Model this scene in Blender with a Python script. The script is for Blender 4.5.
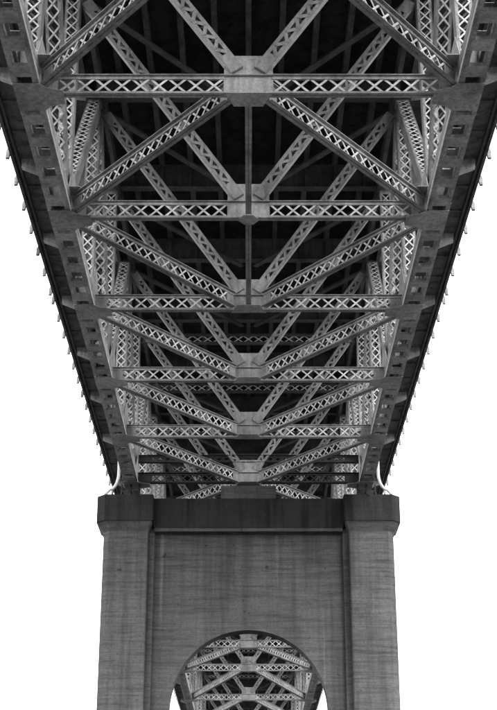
import bpy, math, random
from mathutils import Vector, Matrix
random.seed(7)
R = math.radians
scene = bpy.context.scene
for o in list(bpy.data.objects): bpy.data.objects.remove(o)
C = scene.collection

# ------------------------------------------------------------------ camera
cam_d = bpy.data.cameras.new('camera'); cam = bpy.data.objects.new('camera', cam_d); C.objects.link(cam)
cam.location = (0, 0, 1.6); cam.rotation_euler = (R(90 + 22.77), 0, 0)
cam_d.sensor_fit = 'VERTICAL'; cam_d.sensor_height = 36; cam_d.lens = 36 * 1370 / 710
cam_d.clip_end = 6000; cam_d.clip_start = 0.1
scene.camera = cam
# ------------------------------------------------------------------ sky and sun (overcast, monochrome picture)
SUN_EL, SUN_AZ = 55, 168        # azimuth measured from +Y clockwise: behind the camera, a little to the right
w = bpy.data.worlds.new('World'); scene.world = w; w.use_nodes = True
nt = w.node_tree; nt.nodes.clear()
sky = nt.nodes.new('ShaderNodeTexSky'); sky.sky_type = 'NISHITA'; sky.sun_disc = False
sky.sun_elevation = R(SUN_EL); sky.sun_rotation = R(SUN_AZ); sky.dust_density = 4.0; sky.air_density = 1.0; sky.ozone_density = 1.0
bw = nt.nodes.new('ShaderNodeRGBToBW'); bg = nt.nodes.new('ShaderNodeBackground'); bg.inputs['Strength'].default_value = 0.15
wo = nt.nodes.new('ShaderNodeOutputWorld')
nt.links.new(sky.outputs[0], bw.inputs[0]); nt.links.new(bw.outputs[0], bg.inputs[0]); nt.links.new(bg.outputs[0], wo.inputs[0])
sd = bpy.data.lights.new('sun', 'SUN'); sd.energy = 0.6; sd.angle = R(12); sd.color = (1, 0.995, 0.99)
sun = bpy.data.objects.new('sun', sd); C.objects.link(sun)
el, az = R(SUN_EL), R(SUN_AZ)
sdir = Vector((math.sin(az) * math.cos(el), math.cos(az) * math.cos(el), math.sin(el)))
sun.rotation_euler = sdir.to_track_quat('Z', 'Y').to_euler(); sun.location = (0, -30, 80)
scene.view_settings.view_transform = 'Standard'; scene.view_settings.look = 'None'
scene.view_settings.exposure = 3.1; scene.view_settings.gamma = 1
scene.render.engine = 'CYCLES'
scene.cycles.max_bounces = 8; scene.cycles.diffuse_bounces = 6
scene.render.resolution_x = 717; scene.render.resolution_y = 1024

# ------------------------------------------------------------------ materials
def mat(name, base, rough=0.6, metallic=0.0):
    m = bpy.data.materials.new(name); m.use_nodes = True
    n = m.node_tree.nodes; b = n['Principled BSDF']
    b.inputs['Roughness'].default_value = rough; b.inputs['Metallic'].default_value = metallic
    b.inputs['Base Color'].default_value = (base, base, base, 1)
    b.inputs['Specular IOR Level'].default_value = 0.12 if rough > .8 else 0.35
    return m, m.node_tree, b
def N(t, kind, **kw):
    n = t.nodes.new(kind)
    for k, v in kw.items(): setattr(n, k, v)
    return n
def noise(t, vec, scale, detail=4, rough=0.6, mapping=None):
    src = vec
    if mapping:
        mp = N(t, 'ShaderNodeMapping'); mp.inputs['Scale'].default_value = mapping
        t.links.new(vec, mp.inputs['Vector']); src = mp.outputs[0]
    n = N(t, 'ShaderNodeTexNoise'); n.inputs['Scale'].default_value = scale
    n.inputs['Detail'].default_value = detail; n.inputs['Roughness'].default_value = rough
    t.links.new(src, n.inputs['Vector']); return n.outputs['Fac']
def ramp(t, fac, stops):
    r = N(t, 'ShaderNodeValToRGB'); e = r.color_ramp.elements
    while len(e) < len(stops): e.new(0.5)
    for k, (p, v) in enumerate(stops):
        e[k].position = p; e[k].color = (v, v, v, 1)
    t.links.new(fac, r.inputs[0]); return r.outputs[0]
def mul(t, a, b, op='MULTIPLY'):
    m = N(t, 'ShaderNodeMath', operation=op)
    for k, x in enumerate((a, b)):
        if isinstance(x, (int, float)): m.inputs[k].default_value = x
        else: t.links.new(x, m.inputs[k])
    return m.outputs[0]
def bump(t, b, h, strength, dist):
    bp = N(t, 'ShaderNodeBump'); bp.inputs['Strength'].default_value = strength; bp.inputs['Distance'].default_value = dist
    t.links.new(h, bp.inputs['Height']); t.links.new(bp.outputs[0], b.inputs['Normal'])

def steel(name, base, wear=0.5, rough=0.55):
    m, t, b = mat(name, base, rough)
    pos = N(t, 'ShaderNodeNewGeometry').outputs['Position']
    grime = ramp(t, noise(t, pos, 0.9, 5, 0.65), [(0.32, 1 - wear), (0.55, 1.0), (0.75, 1.12)])
    streak = ramp(t, noise(t, pos, 1.0, 3, 0.6, (7, 7, 0.8)), [(0.35, 0.72), (0.6, 1.05)])
    fine = ramp(t, noise(t, pos, 14, 3, 0.7), [(0.3, 0.75), (0.6, 1.08)])
    rnd = N(t, 'ShaderNodeObjectInfo').outputs['Random']
    rr = ramp(t, rnd, [(0, 0.86), (1, 1.12)])
    v = mul(t, mul(t, mul(t, mul(t, grime, streak), fine), rr), base)
    t.links.new(v, b.inputs['Base Color'])
    bump(t, b, noise(t, pos, 20, 2), 0.25, 0.01)
    return m
STEEL = steel('grey_steel_paint', 0.30)
LACE = steel('lit_lacing_steel', 0.58, 0.4)  # same steel, lightened in colour for the light the lacing catches
DARK = steel('backlit_dark_steel', 0.02, 0.6, 0.7)  # backlit silhouette of the portal strut put into a near-black colour
FLOORSTEEL = steel('shaded_floor_steel', 0.09, 0.6, 0.7)  # same steel, with the shade under the deck put into the colour
CHORD = steel('chord_steel_paint', 0.40, 0.5)
EDGE = steel('lit_edge_steel', 0.78, 0.25)  # painted highlight: the sky-lit line along the chord's inner edge
SWAY = steel('sway_steel', 0.23, 0.5)  # darker tone than the other steel, for the sway braces
BRACK = steel('bracket_steel_paint', 0.42, 0.5)
def concrete(name, base, boards=1.0, stain=0.45):
    m, t, b = mat(name, base, 0.85)
    pos = N(t, 'ShaderNodeNewGeometry').outputs['Position']
    big = ramp(t, noise(t, pos, 0.35, 5, 0.6), [(0.3, 0.75), (0.7, 1.15)])
    bd = noise(t, pos, 1.0, 5, 0.75, (0.5, 0.5, 7.0))
    bd2 = noise(t, pos, 1.0, 3, 0.7, (0.35, 0.35, 24.0))
    brd2 = ramp(t, bd2, [(0.28, 1 - 0.4 * boards), (0.45, 1.0), (0.75, 1 + 0.12 * boards)])
    brd = ramp(t, bd, [(0.30, 1 - 0.45 * boards), (0.5, 1.0), (0.7, 1 + 0.2 * boards)])
    st = ramp(t, noise(t, pos, 1.0, 4, 0.6, (2.2, 2.2, 0.12)), [(0.34, 1 - stain), (0.52, 1.0), (0.72, 1.1)])
    fine = ramp(t, noise(t, pos, 9, 5, 0.75), [(0.3, 0.75), (0.65, 1.12)])
    eff = ramp(t, noise(t, pos, 1.0, 3, 0.55, (3.1, 3.1, 0.07)), [(0.62, 1.0), (0.72, 1 + 0.5*boards)])
    pit = ramp(t, noise(t, pos, 3.3, 2, 0.5), [(0.24, 0.45), (0.30, 1.0)])
    v = mul(t, mul(t, mul(t, mul(t, mul(t, mul(t, big, mul(t, brd, brd2)), st), eff), fine), pit), base)
    t.links.new(v, b.inputs['Base Color'])
    bump(t, b, mul(t, bd, noise(t, pos, 6, 4), 'ADD'), 0.5, 0.03)
    return m
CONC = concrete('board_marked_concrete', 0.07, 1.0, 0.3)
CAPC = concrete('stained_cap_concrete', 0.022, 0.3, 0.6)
DECKC = concrete('shaded_deck_concrete', 0.03, 0.6, 0.5)  # shade between the trusses painted into the slab; overhang copy is lighter
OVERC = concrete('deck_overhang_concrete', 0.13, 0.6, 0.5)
PIPE, _, _b = mat('white_pipe_paint', 0.5, 0.4)
GROUND, gt, gb = mat('dry_ground', 0.2, 0.95)
gp = N(gt, 'ShaderNodeNewGeometry').outputs['Position']
gt.links.new(mul(gt, mul(gt, ramp(gt, noise(gt, gp, 0.15, 6), [(0.3, 0.7), (0.7, 1.2)]), ramp(gt, noise(gt, gp, 8, 5), [(0.3, 0.7), (0.7, 1.2)])), 0.035), gb.inputs['Base Color'])
bump(gt, gb, noise(gt, gp, 12, 4), 0.6, 0.05)

# ------------------------------------------------------------------ mesh helpers
CUBE = [(-.5,-.5,-.5),(.5,-.5,-.5),(.5,.5,-.5),(-.5,.5,-.5),(-.5,-.5,.5),(.5,-.5,.5),(.5,.5,.5),(-.5,.5,.5)]
CF = [(3,2,1,0),(4,5,6,7),(0,1,5,4),(1,2,6,5),(2,3,7,6),(3,0,4,7)]
class MB:
    def __init__(s): s.v = []; s.f = []
    def add(s, vs, fs):
        k = len(s.v); s.v += [tuple(v) for v in vs]; s.f += [tuple(i + k for i in f) for f in fs]; return s
    def box(s, x0, x1, y0, y1, z0, z1):
        return s.add([((x0+x1)/2+c[0]*(x1-x0), (y0+y1)/2+c[1]*(y1-y0), (z0+z1)/2+c[2]*(z1-z0)) for c in CUBE], CF)
    def bar(s, p0, p1, up, so, uo, ws, wu):
        """box along p0-p1, offset so/uo and ws x wu in the side/up directions"""
        p0, p1 = Vector(p0), Vector(p1); a = (p1 - p0); L = a.length; a /= L
        sd_ = a.cross(Vector(up)).normalized(); u = sd_.cross(a)
        c = (p0 + p1) / 2 + sd_ * so + u * uo
        return s.add([c + sd_ * (k[0]*ws) + a * (k[1]*L) + u * (k[2]*wu) for k in CUBE], CF)
    def prism(s, pts, axis, a0, a1):
        """polygon pts extruded along an axis: 'y' -> pts are (x,z); 'z' -> (x,y); 'x' -> (y,z)"""
        def P(p, a): return {'y': (p[0], a, p[1]), 'z': (p[0], p[1], a), 'x': (a, p[0], p[1])}[axis]
        n = len(pts); vs = [P(p, a0) for p in pts] + [P(p, a1) for p in pts]
        fs = [tuple(range(n)), tuple(range(2*n-1, n-1, -1))] + [(i, n+i, n+(i+1) % n, (i+1) % n) for i in range(n)]
        return s.add(vs, fs)
    def tube(s, pts, r, n=10):
        vs, fs = [], []; pts = [Vector(p) for p in pts]
        for i, p in enumerate(pts):
            d = (pts[min(i+1, len(pts)-1)] - pts[max(i-1, 0)]).normalized()
            x = d.orthogonal().normalized() if abs(d.y) > .99 else d.cross(Vector((0, 1, 0))).normalized(); y = d.cross(x)
            vs += [p + (x * math.cos(2*math.pi*k/n) + y * math.sin(2*math.pi*k/n)) * r for k in range(n)]
        for i in range(len(pts) - 1):
            fs += [(i*n+k, i*n+(k+1) % n, (i+1)*n+(k+1) % n, (i+1)*n+k) for k in range(n)]
        fs += [tuple(range(n-1, -1, -1)), tuple(range((len(pts)-1)*n, len(pts)*n))]
        return s.add(vs, fs)
    def mesh(s, name):
        me = bpy.data.meshes.new(name); me.from_pydata(s.v, [], s.f); me.validate()
        import bmesh
        bm = bmesh.new(); bm.from_mesh(me); bmesh.ops.recalc_face_normals(bm, faces=bm.faces); bm.to_mesh(me); bm.free()
        return me
def put(name, me, m, parent=None, loc=(0, 0, 0), rz=0):
    if isinstance(me, MB): me = me.mesh(name)
    if not me.materials: me.materials.append(m)
    o = bpy.data.objects.new(name, me); C.objects.link(o); o.location = loc; o.rotation_euler = (0, 0, rz)
    if parent: o.parent = parent
    return o
def root(name, loc, label, cat):
    o = bpy.data.objects.new(name, None); C.objects.link(o); o.location = loc; o['label'] = label; o['category'] = cat
    o.empty_display_size = 1; return o

# lattice girder: four angles and one double-laced web in its middle; returns lacing bars
def lattice(mb, p0, p1, D, W, pitch, e0, e1, up=(0, 0, 1), bw=0.055):
    p0, p1 = Vector(p0), Vector(p1); a = p1 - p0; L = a.length; a /= L
    s = a.cross(Vector(up)).normalized(); u = s.cross(a); t = 0.018
    for q in (-1, 1):
        for k in (-1, 1):
            mb.bar(p0, p1, up, k * (W/4 + .012), q * (D/2 - t/2), W/2 - .016, t)
            mb.bar(p0, p1, up, k * .028, q * (D/2 - t - .045), .014, .09)
    if e0: mb.bar(p0, p0 + a*e0, up, 0, 0, .018, D - 2*t - .01)
    if e1: mb.bar(p1 - a*e1, p1, up, 0, 0, .018, D - 2*t - .01)
    n = max(1, round((L - e0 - e1) / pitch)); st = (L - e0 - e1) / n; h = D/2 - .07; bars = []
    for i in range(n):
        A = p0 + a * (e0 + i*st); B = A + a*st
        bars.append((A - u*h + s*.009, B + u*h + s*.009, s, bw)); bars.append((A + u*h - s*.009, B - u*h - s*.009, s, bw))
    return bars
# box member: two channels, laced on two faces. W across (side), Dp along up
def boxlaced(mb, p0, p1, up, W, Dp, pitch, e0, e1, double=True, fl=0.075, bw=0.06, faces=(-1, 1)):
    p0, p1 = Vector(p0), Vector(p1); a = p1 - p0; L = a.length; a /= L
    s = a.cross(Vector(up)).normalized(); u = s.cross(a)
    for q in (-1, 1):
        mb.bar(p0, p1, up, q*(W/2 - .008), 0, .016, Dp)
        for k in (-1, 1): mb.bar(p0, p1, up, q*(W/2 - fl/2 - .018), k*(Dp/2 - .007), fl, .014)
    for k in (-1, 1):
        if e0: mb.bar(p0, p0 + a*e0, up, 0, k*(Dp/2 + .006), W - .04, .010)
        if e1: mb.bar(p1 - a*e1, p1, up, 0, k*(Dp/2 + .006), W - .04, .010)
    n = max(1, round((L - e0 - e1) / pitch)); st = (L - e0 - e1) / n; h = W/2 - .06; bars = []
    for k in faces:
        for i in range(n):
            A = p0 + a*(e0 + i*st) + u*(k*(Dp/2 + .007)); B = A + a*st
            z = 1 if (double or i % 2 == 0) else -1
            bars.append((A - s*h*z, B + s*h*z, u, bw))
            if double: bars.append((A + s*h + u*(k*.012), B - s*h + u*(k*.012), u, bw))
    return bars
def lace_into(mb, bars, off=(0, 0, 0)):
    off = Vector(off)
    for A, B, nrm, bw in bars: mb.bar(A + off, B + off, nrm, 0, 0, bw, .012)
BARCACHE = {}
def lace_objects(bars, parent, off=(0, 0, 0)):
    off = Vector(off)
    for A, B, nrm, bw in bars:
        L = (B - A).length; key = (round(L, 3), bw)
        if key not in BARCACHE:
            BARCACHE[key] = MB().box(-bw/2, bw/2, -L/2, L/2, -.006, .006).mesh('lacing_bar'); BARCACHE[key].materials.append(LACE)
        a = (B - A).normalized(); s = a.cross(nrm).normalized(); u = s.cross(a)
        M = Matrix((s, a, u)).transposed().to_4x4(); M.translation = (A + B) / 2 + off
        o = bpy.data.objects.new('lacing_bar', BARCACHE[key]); C.objects.link(o); o.parent = parent; o.matrix_local = M

# ------------------------------------------------------------------ ground
g = put('ground', MB().add([(-2500, -2500, 0), (2500, -2500, 0), (2500, 2500, 0), (-2500, 2500, 0)], [(0, 1, 2, 3)]), GROUND)
g['kind'] = 'structure'

# ------------------------------------------------------------------ the pier
PY = 63.0                      # centre line
ZC0, ZC1 = 19.0, 20.35        # cap
pier = root('bridge_pier', (0, PY, 0), 'tall board-marked concrete pier with arched opening and dark cap', 'pier')
LX0, LX1, LD, CH = 4.66, 6.74, 1.25, 0.27
def octo(x0, x1, d, c): return [(x0+.05, -d), (x1-c, -d), (x1, -d+c), (x1, d-c), (x1-c, d), (x0+.05, d), (x0, d-.05), (x0, -d+.05)]
for sx in (-1, 1):
    def fl(pts): return [(sx*p[0], p[1]) for p in pts]
    put('leg', MB().prism(fl(octo(LX0, LX1, LD, CH)), 'z', -.5, ZC0 - .35), CONC, pier)
    # narrow step between leg and wall
    put('pilaster_step', MB().prism(fl([(4.39, -.75), (4.655, -.75), (4.655, .75), (4.39, .75)]), 'z', -.5, ZC0 - .05), CONC, pier)
    cap = MB()
    # corbel that flares from the leg to the cap, then the cap block with cut corners
    a = fl(octo(LX0, LX1, LD, CH)); b = fl(octo(LX0 - .18, LX1 + .30, LD + .25, CH + .1))
    n = 8
    vs = [(p[0], p[1], ZC0 - .35) for p in a] + [(p[0], p[1], ZC0 + .10) for p in b]
    cap.add(vs, [tuple(range(n)), tuple(range(2*n-1, n-1, -1))] + [(i, n+i, n+(i+1) % n, (i+1) % n) for i in range(n)])
    put('corbel', cap, CONC, pier)
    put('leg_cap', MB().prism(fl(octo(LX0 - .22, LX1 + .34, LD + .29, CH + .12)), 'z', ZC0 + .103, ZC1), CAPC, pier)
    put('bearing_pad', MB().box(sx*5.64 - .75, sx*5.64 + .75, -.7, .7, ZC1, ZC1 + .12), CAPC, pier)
# wall with an arched opening (front and back face, soffit)
AR, AZ, WT = 3.57, 10.66, 0.45
prof = [(-4.388, -.5), (-AR, -.5)] + [(-AR * math.cos(math.pi*k/48), AZ + AR * math.sin(math.pi*k/48)) for k in range(49)] + [(AR, -.5), (4.388, -.5), (4.388, ZC0 - .1), (-4.388, ZC0 - .1)]
wall = MB(); nP = len(prof)
# quads strip: outline split so that all faces are convex
vs = []; fs = []
arch = prof[1:-3]; na = len(arch)
def top(p): return (p[0], ZC0 - .1)
for yy in (-WT, WT):
    base = len(vs)
    for p in arch: vs += [(p[0], yy, p[1]), (p[0], yy, ZC0 - .1)]
    for i in range(1, na - 2): fs.append((base + 2*i, base + 2*i + 1, base + 2*i + 3, base + 2*i + 2))
    L0 = len(vs); vs += [(-4.388, yy, -.5), (-AR, yy, -.5), (-AR, yy, ZC0 - .1), (-4.388, yy, ZC0 - .1)]; fs.append((L0, L0+1, L0+2, L0+3))
    L0 = len(vs); vs += [(AR, yy, -.5), (4.388, yy, -.5), (4.388, yy, ZC0 - .1), (AR, yy, ZC0 - .1)]; fs.append((L0, L0+1, L0+2, L0+3))
wall.add(vs, fs)
vs = []; fs = []
for p in arch: vs += [(p[0], -WT, p[1]), (p[0], WT, p[1])]
for i in range(na - 1): fs.append((2*i, 2*i+1, 2*i+3, 2*i+2))
wall.add(vs, fs)
wall.add([(-4.388, -WT, ZC0-.1), (4.388, -WT, ZC0-.1), (4.388, WT, ZC0-.1), (-4.388, WT, ZC0-.1)], [(0, 1, 2, 3)])
put('arched_wall', wall, CONC, pier)
put('wall_moulding', MB().prism([(-WT - .003, ZC0 - .30), (-.90, ZC0 - .25), (-.92, ZC0 - .09), (-WT - .003, ZC0 - .09)], 'x', -4.387, 4.387), CONC, pier)
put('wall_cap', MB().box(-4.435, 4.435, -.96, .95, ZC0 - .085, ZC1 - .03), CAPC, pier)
put('plinth_block', MB().prism([(-1.3, -.85), (1.3, -.85), (1.3, .5), (-1.3, .5)], 'z', ZC1 - .03, ZC1 + .62), CONC, pier)

# ------------------------------------------------------------------ the truss spans
CX, CW, ZB = 5.64, 0.62, 21.29          # chord centre line, width, underside
CHH = 0.62                              # chord depth
ZT = 29.72                              # underside of top chord
ZFB0, ZFB1 = 29.90, 30.93               # floor beam
ZS0, ZS1 = 30.935, 31.35                 # stringers
ZD = 31.35
SP = 6.62
D1 = 29.78
near = [D1 + SP*(i - 1) for i in range(-3, 6)] + [PY]
near_idx = list(range(-3, 7))
far = [PY, 69.7, 76.5, 84, 93.4, 104.2, 114.4, 130, 146, 162, 178, 194, 210]
far_idx = list(range(6, 6 + len(far)))
spanA = root('truss_span', (0, 0, 0), 'riveted steel deck truss span overhead, in front of the concrete pier', 'bridge')
spanB = root('truss_span', (0, 0, 0), 'farther steel truss span behind the pier, seen through its arch', 'bridge')
MESH = {}
def cached(key, fn):
    if key not in MESH:
        mb = MB(); extra = fn(mb); MESH[key] = (mb.mesh(key[0]), extra)
    return MESH[key]
ZM = ZB + CHH/2                        # axis of lateral system
SD, SW = 0.58, 0.21                    # strut depth and flange width
BRIDGE_LACE = {}
COUNT = {}
def lacing(span, part, bars, off, single):
    if single and COUNT.get(span.name, 0) + len(bars) <= 300:
        COUNT[span.name] = COUNT.get(span.name, 0) + len(bars)
        # part sits at 'off' already: bars in part space
        lace_objects(bars, part)
    else:
        lace_into(BRIDGE_LACE.setdefault(span.name, MB()), bars, off)

def strut_mesh(mb):
    bars = []
    xi = CX - CW/2 - .01
    lo = []
    for sx in (-1, 1):
        # two half lattices so that the middle gusset web is clear
        bars += lattice(mb, (sx*.62, 0, ZM), (sx*xi, 0, ZM), SD, SW, .45, .02, .42)
    for q in (-1, 1):
        for k in (-1, 1): mb.box(-.62, .62, k*.012 if k > 0 else -SW/2, SW/2 if k > 0 else -.012, ZM + q*(SD/2 - .009) - .009, ZM + q*(SD/2 - .009) + .009)
    return bars
def portal_mesh(mb):
    bars = []; xi = CX - CW/2 - .01
    bars += lattice(mb, (-xi, 0, ZM + .02), (xi, 0, ZM + .02), .50, .30, .42, .7, .7)
    bars += lattice(mb, (-xi, 0, ZM + .98), (xi, 0, ZM + .98), .36, .26, .36, .7, .7)
    lace_into(mb, bars); return []
def sway_mesh(sx):
    def fn(mb):
        A = Vector((sx*.30, 0, ZB + .74)); B = Vector((sx*(CX - .42), 0, 29.2)); d = (B - A).normalized()
        bars = boxlaced(mb, A, B, (0, 1, 0), .36, .22, .26, .55, .5, double=False, fl=.085, bw=.10)
        mb.bar(A - d*.012, A - d*.001, (0, 1, 0), 0, 0, .36, .232)
        lace_into(mb, bars); return []
    return fn
def vert_mesh(sx):
    def fn(mb): return boxlaced(mb, (sx*CX, 0, ZB + CHH - .1), (sx*CX, 0, ZT + .1), (0, 1, 0), .47, .42, .40, .7, .3, bw=.045)
    return fn
E0 = 10.05                             # outer tips of the fascia brackets
def build_span(span, ys, idx, near_span):
    for n_, (y, i) in enumerate(zip(ys, idx)):
        first = n_ == 0; shared = (i == 6)
        if not (shared and not near_span):
            # transverse frame at this panel point
            if i == 6:
                me, bars = cached(('portal_strut',), portal_mesh); o = put('portal_strut', me, DARK, span, (0, y, 0)); lacing(span, o, bars, (0, y, 0), False)
            else:
                me, bars = cached(('lateral_strut',), strut_mesh); o = put('lateral_strut', me, STEEL, span, (0, y, 0)); lacing(span, o, bars, (0, y, 0), i in (1, 2))
            # middle gusset web and foot plate
            put('gusset_plate', cached(('gusset_plate', 'mid'), lambda mb: mb.prism([(-.63, ZM - SD/2 + .022), (.63, ZM - SD/2 + .022), (.63, ZM + SD/2 + .5), (.55, ZM + SD/2 + .62), (-.55, ZM + SD/2 + .62), (-.63, ZM + SD/2 + .5)], 'y', -.011, .011) and None)[0], STEEL, span, (0, y - (.07 if i == 6 else 0), 0))
            for sx in (-1, 1):
                me, bars = cached(('sway_brace', sx), sway_mesh(sx)); o = put('sway_brace', me, SWAY, span, (0, y, 0)); lacing(span, o, bars, (0, y, 0), False)
                me, bars = cached(('vertical_post', sx), vert_mesh(sx)); o = put('vertical_post', me, STEEL, span, (0, y, 0)); lacing(span, o, bars, (0, y, 0), False)
                # node plates: side gussets on the chord, and the flat plate under chord, strut and braces
                def gus(mb, sx=sx):
                    for k in (-1, 1):
                        x = sx*CX + k*(CW/2 + .012)
                        mb.prism([(-.95, ZB + .03), (.95, ZB + .03), (.95, ZB + CHH), (.45, ZB + 1.5), (-.45, ZB + 1.5), (-.95, ZB + CHH)], 'x', x - .009, x + .009)
                put('node_gusset', cached(('node_gusset', sx), gus)[0], CHORD, span, (0, y, 0))
                def flat(mb, sx=sx):
                    mb.prism([(sx*(CX + .315), -.62), (sx*(CX - .36), -.62), (sx*(CX - .52), -.44), (sx*(CX - .92), -.30), (sx*(CX - .92), .30), (sx*(CX - .52), .44), (sx*(CX - .36), .62), (sx*(CX + .315), .62)], 'z', ZB - .036, ZB - .022)
                put('node_plate', cached(('node_plate', sx), flat)[0], CHORD, span, (0, y, 0))
                def topg(mb, sx=sx):
                    mb.prism([(sx*(CX - .335), -.95), (sx*(CX - .62), -.95), (sx*(CX - 1.1), -.45), (sx*(CX - 1.1), .45), (sx*(CX - .62), .95), (sx*(CX - .335), .95)], 'z', ZM + SD/2 + .006, ZM + SD/2 + .018)
                if i <= 2: put('node_plate', cached(('node_plate', 'top', sx), topg)[0], CHORD, span, (0, y, 0))
                # cantilever bracket
                def brk(mb, sx=sx):
                    pts = [(CX + .35, ZFB0 + .05)] + [(CX + .35 + 3.45*t, ZFB0 + .05 + .95*t**1.6) for t in (.2, .4, .6, .8, 1)] + [(9.5, ZFB1 + .38), (CX + .35, ZFB1 + .38)]
                    mb.prism([(sx*p[0], p[1]) for p in pts], 'y', -.012, .012)
                    low = pts[:6]
                    for A, B in zip(low, low[1:]): mb.bar((sx*A[0], 0, A[1]), (sx*B[0], 0, B[1]), (0, 0, 1), 0, -.012, .28, .02)
                    for x in (6.4, 7.2, 7.9): mb.box(sx*x - .008, sx*x + .008, -.1, -.0125, ZFB0 + .75, ZFB1 + .3)
                put('deck_bracket', cached(('deck_bracket', sx), brk)[0], BRACK, span, (0, y, 0))
            def fbeam(mb):
                mb.box(-CX + .35, CX - .35, -.01, .01, ZFB0 + .02, ZFB1 - .02)
                mb.box(-CX + .35, CX - .35, -.2, .2, ZFB0, ZFB0 + .025); mb.box(-CX + .35, CX - .35, -.2, .2, ZFB1 - .025, ZFB1)
                for k in range(-4, 5):
                    mb.box(k*1.2 - .06, k*1.2 + .06, -.13, -.0105, ZFB0 + .03, ZFB1 - .03)
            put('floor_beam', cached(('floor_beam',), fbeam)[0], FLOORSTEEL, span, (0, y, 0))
            if i >= 6:
                me, bars = cached(('top_strut',), lambda mb: lattice(mb, (-CX + .3, 0, 28.9), (CX - .3, 0, 28.9), .5, .3, .5, .5, .5))
                o = put('top_strut', me, FLOORSTEEL, span, (0, y, 0)); lacing(span, o, bars, (0, y, 0), False)
        # ------- panel from this node to the next
        if n_ + 1 == len(ys): continue
        y1 = ys[n_+1]; P = y1 - y; P_ = round(P, 2)
        out = i < 2 or i >= 6              # centre at the near node, ends at the far one
        for sx in (-1, 1):
            def kd(mb, sx=sx):
                ya, yb = (0.28, P - .42) if out else (P - .28, .42)
                A = (sx*.52, ya, ZM - .012); B = (sx*(CX - CW/2 - .12), yb, ZM - .012)
                return lattice(mb, A, B, SD - .03, SW + .03, .43, .34, .42)
            me, bars = cached(('lateral_brace', sx, P_, out), kd); o = put('lateral_brace', me, STEEL, span, (0, y, 0)); lacing(span, o, bars, (0, y, 0), i in (0, 1, 2))
            # truss diagonal: low ends at even nodes
            def td(mb, sx=sx):
                lo, hi = (0, P) if i % 2 == 0 else (P, 0)
                d = Vector((0, hi - lo, ZT - ZB)); d.normalize()
                A = Vector((sx*CX, lo, ZB + .5)) + d*.3; B = Vector((sx*CX, hi, ZT)) - d*.15
                return boxlaced(mb, A, B, (0, 1, 0), .47, .46, .42, .8, .3, bw=.048)
            me, bars = cached(('truss_diagonal', sx, P_, i % 2), td); o = put('truss_diagonal', me, STEEL, span, (0, y, 0)); lacing(span, o, bars, (0, y, 0), False)
            def tl(mb, sx=sx):
                mb.bar((sx*(CX - .2), 0.15, 29.5), (sx*.3, P - .2, 29.5), (0, 0, 1), 0, 0, .24, .02)
                mb.bar((sx*(CX - .2), 0.15, 29.5), (sx*.3, P - .2, 29.5), (0, 0, 1), 0, .09, .02, .15)
            put('top_brace', cached(('top_brace', sx, P_), tl)[0], FLOORSTEEL, span, (0, y, 0))
        # horizontal plates at the middle: where braces end
        def mp(mb):
            mb.prism([(-.6, -.14), (.6, -.14), (.38, .5), (-.38, .5)] if out else [(-.6, .14), (.6, .14), (.38, -.5), (-.38, -.5)], 'z', ZB + .01, ZB + .024)
        put('foot_plate', cached(('foot_plate', out), mp)[0], CHORD, span, (0, y if out else y1, 0))
        if i in (1, 2):
            ms = MB(); ms.box(-.09, -.012, .3, P - .25, ZB + .05, ZB + .068); ms.box(.012, .09, .3, P - .25, ZB + .05, ZB + .068); ms.box(-.03, .03, .3, P - .25, ZB + .07, ZB + .22)
            put('middle_strut', ms, STEEL, span, (0, y, 0))
        if i == 2: put('foot_plate', MB().prism([(-.34, 0), (-.14, -.3), (.14, -.3), (.34, 0), (.14, .3), (-.14, .3)], 'z', ZB - .01, ZB + .005), CHORD, span, (0, y, 0))
    # ------- bottom and top chords
    ya, yb = ys[0] - (.9 if near_span else 0), ys[-1] + (0 if near_span else 0.9)
    ya += 0 if near_span else .02
    for sx in (-1, 1):
        ch = MB(); hw = CW/2
        for k in (-1, 1):
            ch.box(sx*CX + k*hw - (.018 if k > 0 else 0), sx*CX + k*hw + (0 if k > 0 else .018), ya, yb, ZB + .02, ZB + CHH)
            x0, x1 = sorted((sx*CX + k*hw, sx*CX + k*(hw - .11)))
            ch.box(x0, x1, ya, yb, ZB - .002, ZB + .018); xe = sx*CX + k*(hw - .11); ch.box(xe - .007, xe + .007, ya, yb, ZB + .0185, ZB + .10); ch.box(x0, x1, ya, yb, ZB + CHH + .002, ZB + CHH + .02)
        # outstanding angle along the inner lower edge
        xi = sx*(CX - hw)
        x0, x1 = sorted((xi - sx*.002, xi - sx*.045)); ch.box(x0, x1, ya, yb, ZB + .004, ZB + .02)
        x0, x1 = sorted((xi - sx*.002, xi - sx*.018)); ch.box(x0, x1, ya, yb, ZB + .022, ZB + .13)
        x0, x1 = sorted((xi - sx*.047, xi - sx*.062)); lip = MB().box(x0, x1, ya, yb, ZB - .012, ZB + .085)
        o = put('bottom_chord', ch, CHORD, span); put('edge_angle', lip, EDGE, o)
        me, _ = cached(('batten_plate',), lambda mb: [mb.box(-CW/2 + .03, CW/2 - .03, -.235, .235, -.014, -.003), mb.box(-CW/2 + .12, CW/2 - .12, -.235, -.223, -.002, .09)] and None)
        mt, _ = cached(('top_batten',), lambda mb: mb.box(-CW/2 + .03, CW/2 - .03, -.22, .22, -.006, .006) and None)
        for y, y1 in zip(ys, ys[1:]):
            n = max(4, round((y1 - y - .3) / .98)); st = (y1 - y) / n
            for k in range(1, n):
                b = put('batten_plate', me, CHORD, o, (sx*CX, y + k*st, ZB))
                put('batten_plate', mt, CHORD, o, (sx*CX, y + (k - .5)*st, ZB + CHH + .03))
        tc = MB()
        for k in (-1, 1): tc.box(sx*CX + k*.27 - .01, sx*CX + k*.27 + .01, ya, yb, ZT, ZT + .6)
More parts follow.
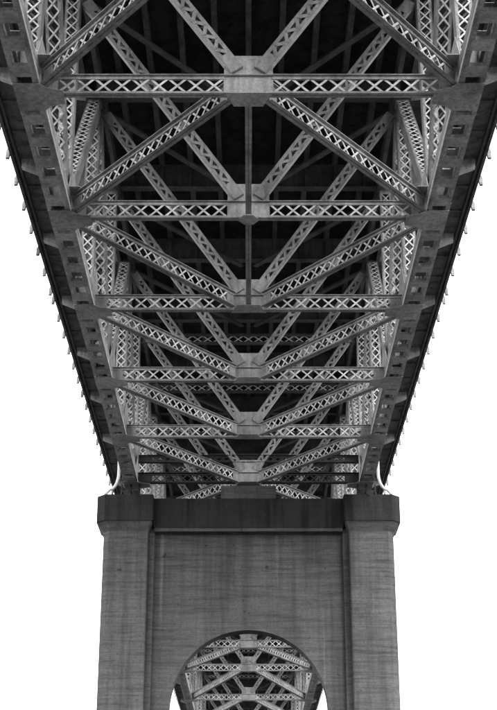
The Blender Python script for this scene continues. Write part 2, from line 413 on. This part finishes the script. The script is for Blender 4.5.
        tc.box(sx*CX - .33, sx*CX + .33, ya, yb, ZT + .601, ZT + .615); tc.box(sx*CX - .33, sx*CX - .17, ya, yb, ZT - .02, ZT - .002); tc.box(sx*CX + .17, sx*CX + .33, ya, yb, ZT - .02, ZT - .002)
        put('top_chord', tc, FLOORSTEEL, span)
    # ------- stringers, deck, edge
    for k in range(-7, 8):
        x = k*1.2
        s_ = MB(); s_.box(x - .008, x + .008, ya, yb, ZS0 + .018, ZS1 - .02); s_.box(x - .10, x + .10, ya, yb, ZS0, ZS0 + .017); s_.box(x - .10, x + .10, ya, yb, ZS1 - .019, ZS1 - .002)
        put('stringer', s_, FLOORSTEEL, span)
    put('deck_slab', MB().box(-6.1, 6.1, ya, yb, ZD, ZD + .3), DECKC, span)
    for sx in (-1, 1):
        def sbox(a, b, z0, z1): return MB().box(*sorted((sx*a, sx*b)), ya, yb, z0, z1)
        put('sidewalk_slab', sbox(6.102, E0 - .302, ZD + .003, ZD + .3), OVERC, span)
        put('edge_slab', sbox(E0 - .17, E0 - .29, ZD - .16, ZD + .45), OVERC, span)
        put('edge_beam', sbox(E0 - .42, E0 - .50, ZD - .22, ZD + .001), FLOORSTEEL, span)
        def post(mb, sx=sx):
            mb.prism([(-sx*.165, ZD - .10), (-sx*.13, ZD - .30), (0, ZD - .30), (0, ZD + .02), (-sx*.14, ZD + .3), (-sx*.165, ZD + .3)], 'y', -.07, .07)
        pm = cached(('fascia_bracket', sx), post)[0]
        rb = cached(('overhang_rib', sx), lambda mb, sx=sx: mb.box(*sorted((sx*6.4, sx*(E0 - .51))), -.04, .04, ZD - .09, ZD + .001) and None)[0]
        y = ya + .4
        while y < yb - .1:
            put('fascia_bracket', pm, OVERC, span, (sx*E0, y, 0)); y += SP/3
        for a, b in zip(ys, ys[1:]):
            for k in (1, 2): put('overhang_rib', rb, OVERC, span, (0, a + (b - a)*k/3, 0))
    lo = put('lacing', BRIDGE_LACE[span.name], LACE, span); lo['kind'] = 'stuff'
build_span(spanA, near, near_idx, True)
build_span(spanB, far, far_idx, False)

# bearings and drain pipes at the pier
for sx in (-1, 1):
    b = MB(); zb, zt = ZC1 + .12, ZB - .04
    b.prism([(-.62, zb), (.62, zb), (.62, zb + .08), (.22, zt - .28), (.22, zt), (-.22, zt), (-.22, zt - .28), (-.62, zb + .08)], 'x', sx*CX - .45, sx*CX - .38)
    b.prism([(-.62, zb), (.62, zb), (.62, zb + .08), (.22, zt - .28), (.22, zt), (-.22, zt), (-.22, zt - .28), (-.62, zb + .08)], 'x', sx*CX + .38, sx*CX + .45)
    b.prism([(-.62, zb), (.62, zb), (.62, zb + .08), (.22, zt - .28), (.22, zt), (-.22, zt), (-.22, zt - .28), (-.62, zb + .08)], 'x', sx*CX - .04, sx*CX + .04)
    b.box(sx*CX - .38, sx*CX + .38, -.25, .25, zb + .1, zt - .3)
    put('bearing_shoe', b, DARK, spanA, (0, PY, 0))
    pts = [(6.15, -.9, ZD - .6), (6.15, -.9, 22.2), (6.15, -.9, 21.5)] + [(6.15 + .42*(1 - math.cos(t)), -.95, 21.5 - .75*math.sin(t)) for t in (.3, .6, .9, 1.2, 1.5)] + [(6.75, -1.0, ZC1 + .16)]
    pp = MB().tube([(sx*p[0], p[1], p[2]) for p in pts[1:]], .075)
    put('drain_pipe', pp, PIPE, spanA, (0, PY, 0))

# rivet heads on the near plates and flanges: too small to pick apart singly
rv = MB()
def rivet(p, n, r=.02):
    n = Vector(n); x = n.orthogonal().normalized(); y = n.cross(x); p = Vector(p)
    ring = [p + (x*math.cos(k*math.pi/3) + y*math.sin(k*math.pi/3))*r for k in range(6)]
    topr = [p + n*r*.7 + (x*math.cos(k*math.pi/3) + y*math.sin(k*math.pi/3))*r*.55 for k in range(6)]
    rv.add(ring + topr, [(k, (k+1) % 6, 6 + (k+1) % 6, 6 + k) for k in range(6)] + [tuple(range(6, 12))])
DN = (0, 0, -1)
for sx in (-1, 1):
    y = 18.0
    while y < 54:
        for x in (CX - CW/2 + .05, CX + CW/2 - .05): rivet((sx*x, y, ZB - .002), DN)
        y += .14
for y0 in near[3:9]:
    for sx in (-1, 1):
        for k in range(9):
            for x in (CX - .26, CX + .26, CX - .1, CX + .1): rivet((sx*x, y0 - .56 + k*.14, ZB - .036), DN)
        for k in range(4):
            for yy in (-.22, -.09, .09, .22): rivet((sx*(CX - .45 - k*.13), y0 + yy, ZB - .036), DN)
        x = .75
        while x < CX - .95:
            for yy in (-.06, .06): rivet((sx*x, y0 + yy, ZM - SD/2), DN, .016)
            x += .13
    for x in range(-5, 6):
        for z in (ZM - .2, ZM + .2): rivet((x*.115, y0 - .011, z), (0, -1, 0), .016)
    for x in (-.58, .58):
        for k in range(8): rivet((x, y0 - .011, ZM - .2 + k*.1), (0, -1, 0), .016)
ro = put('rivet_heads', rv, CHORD, spanA); ro['kind'] = 'stuff'
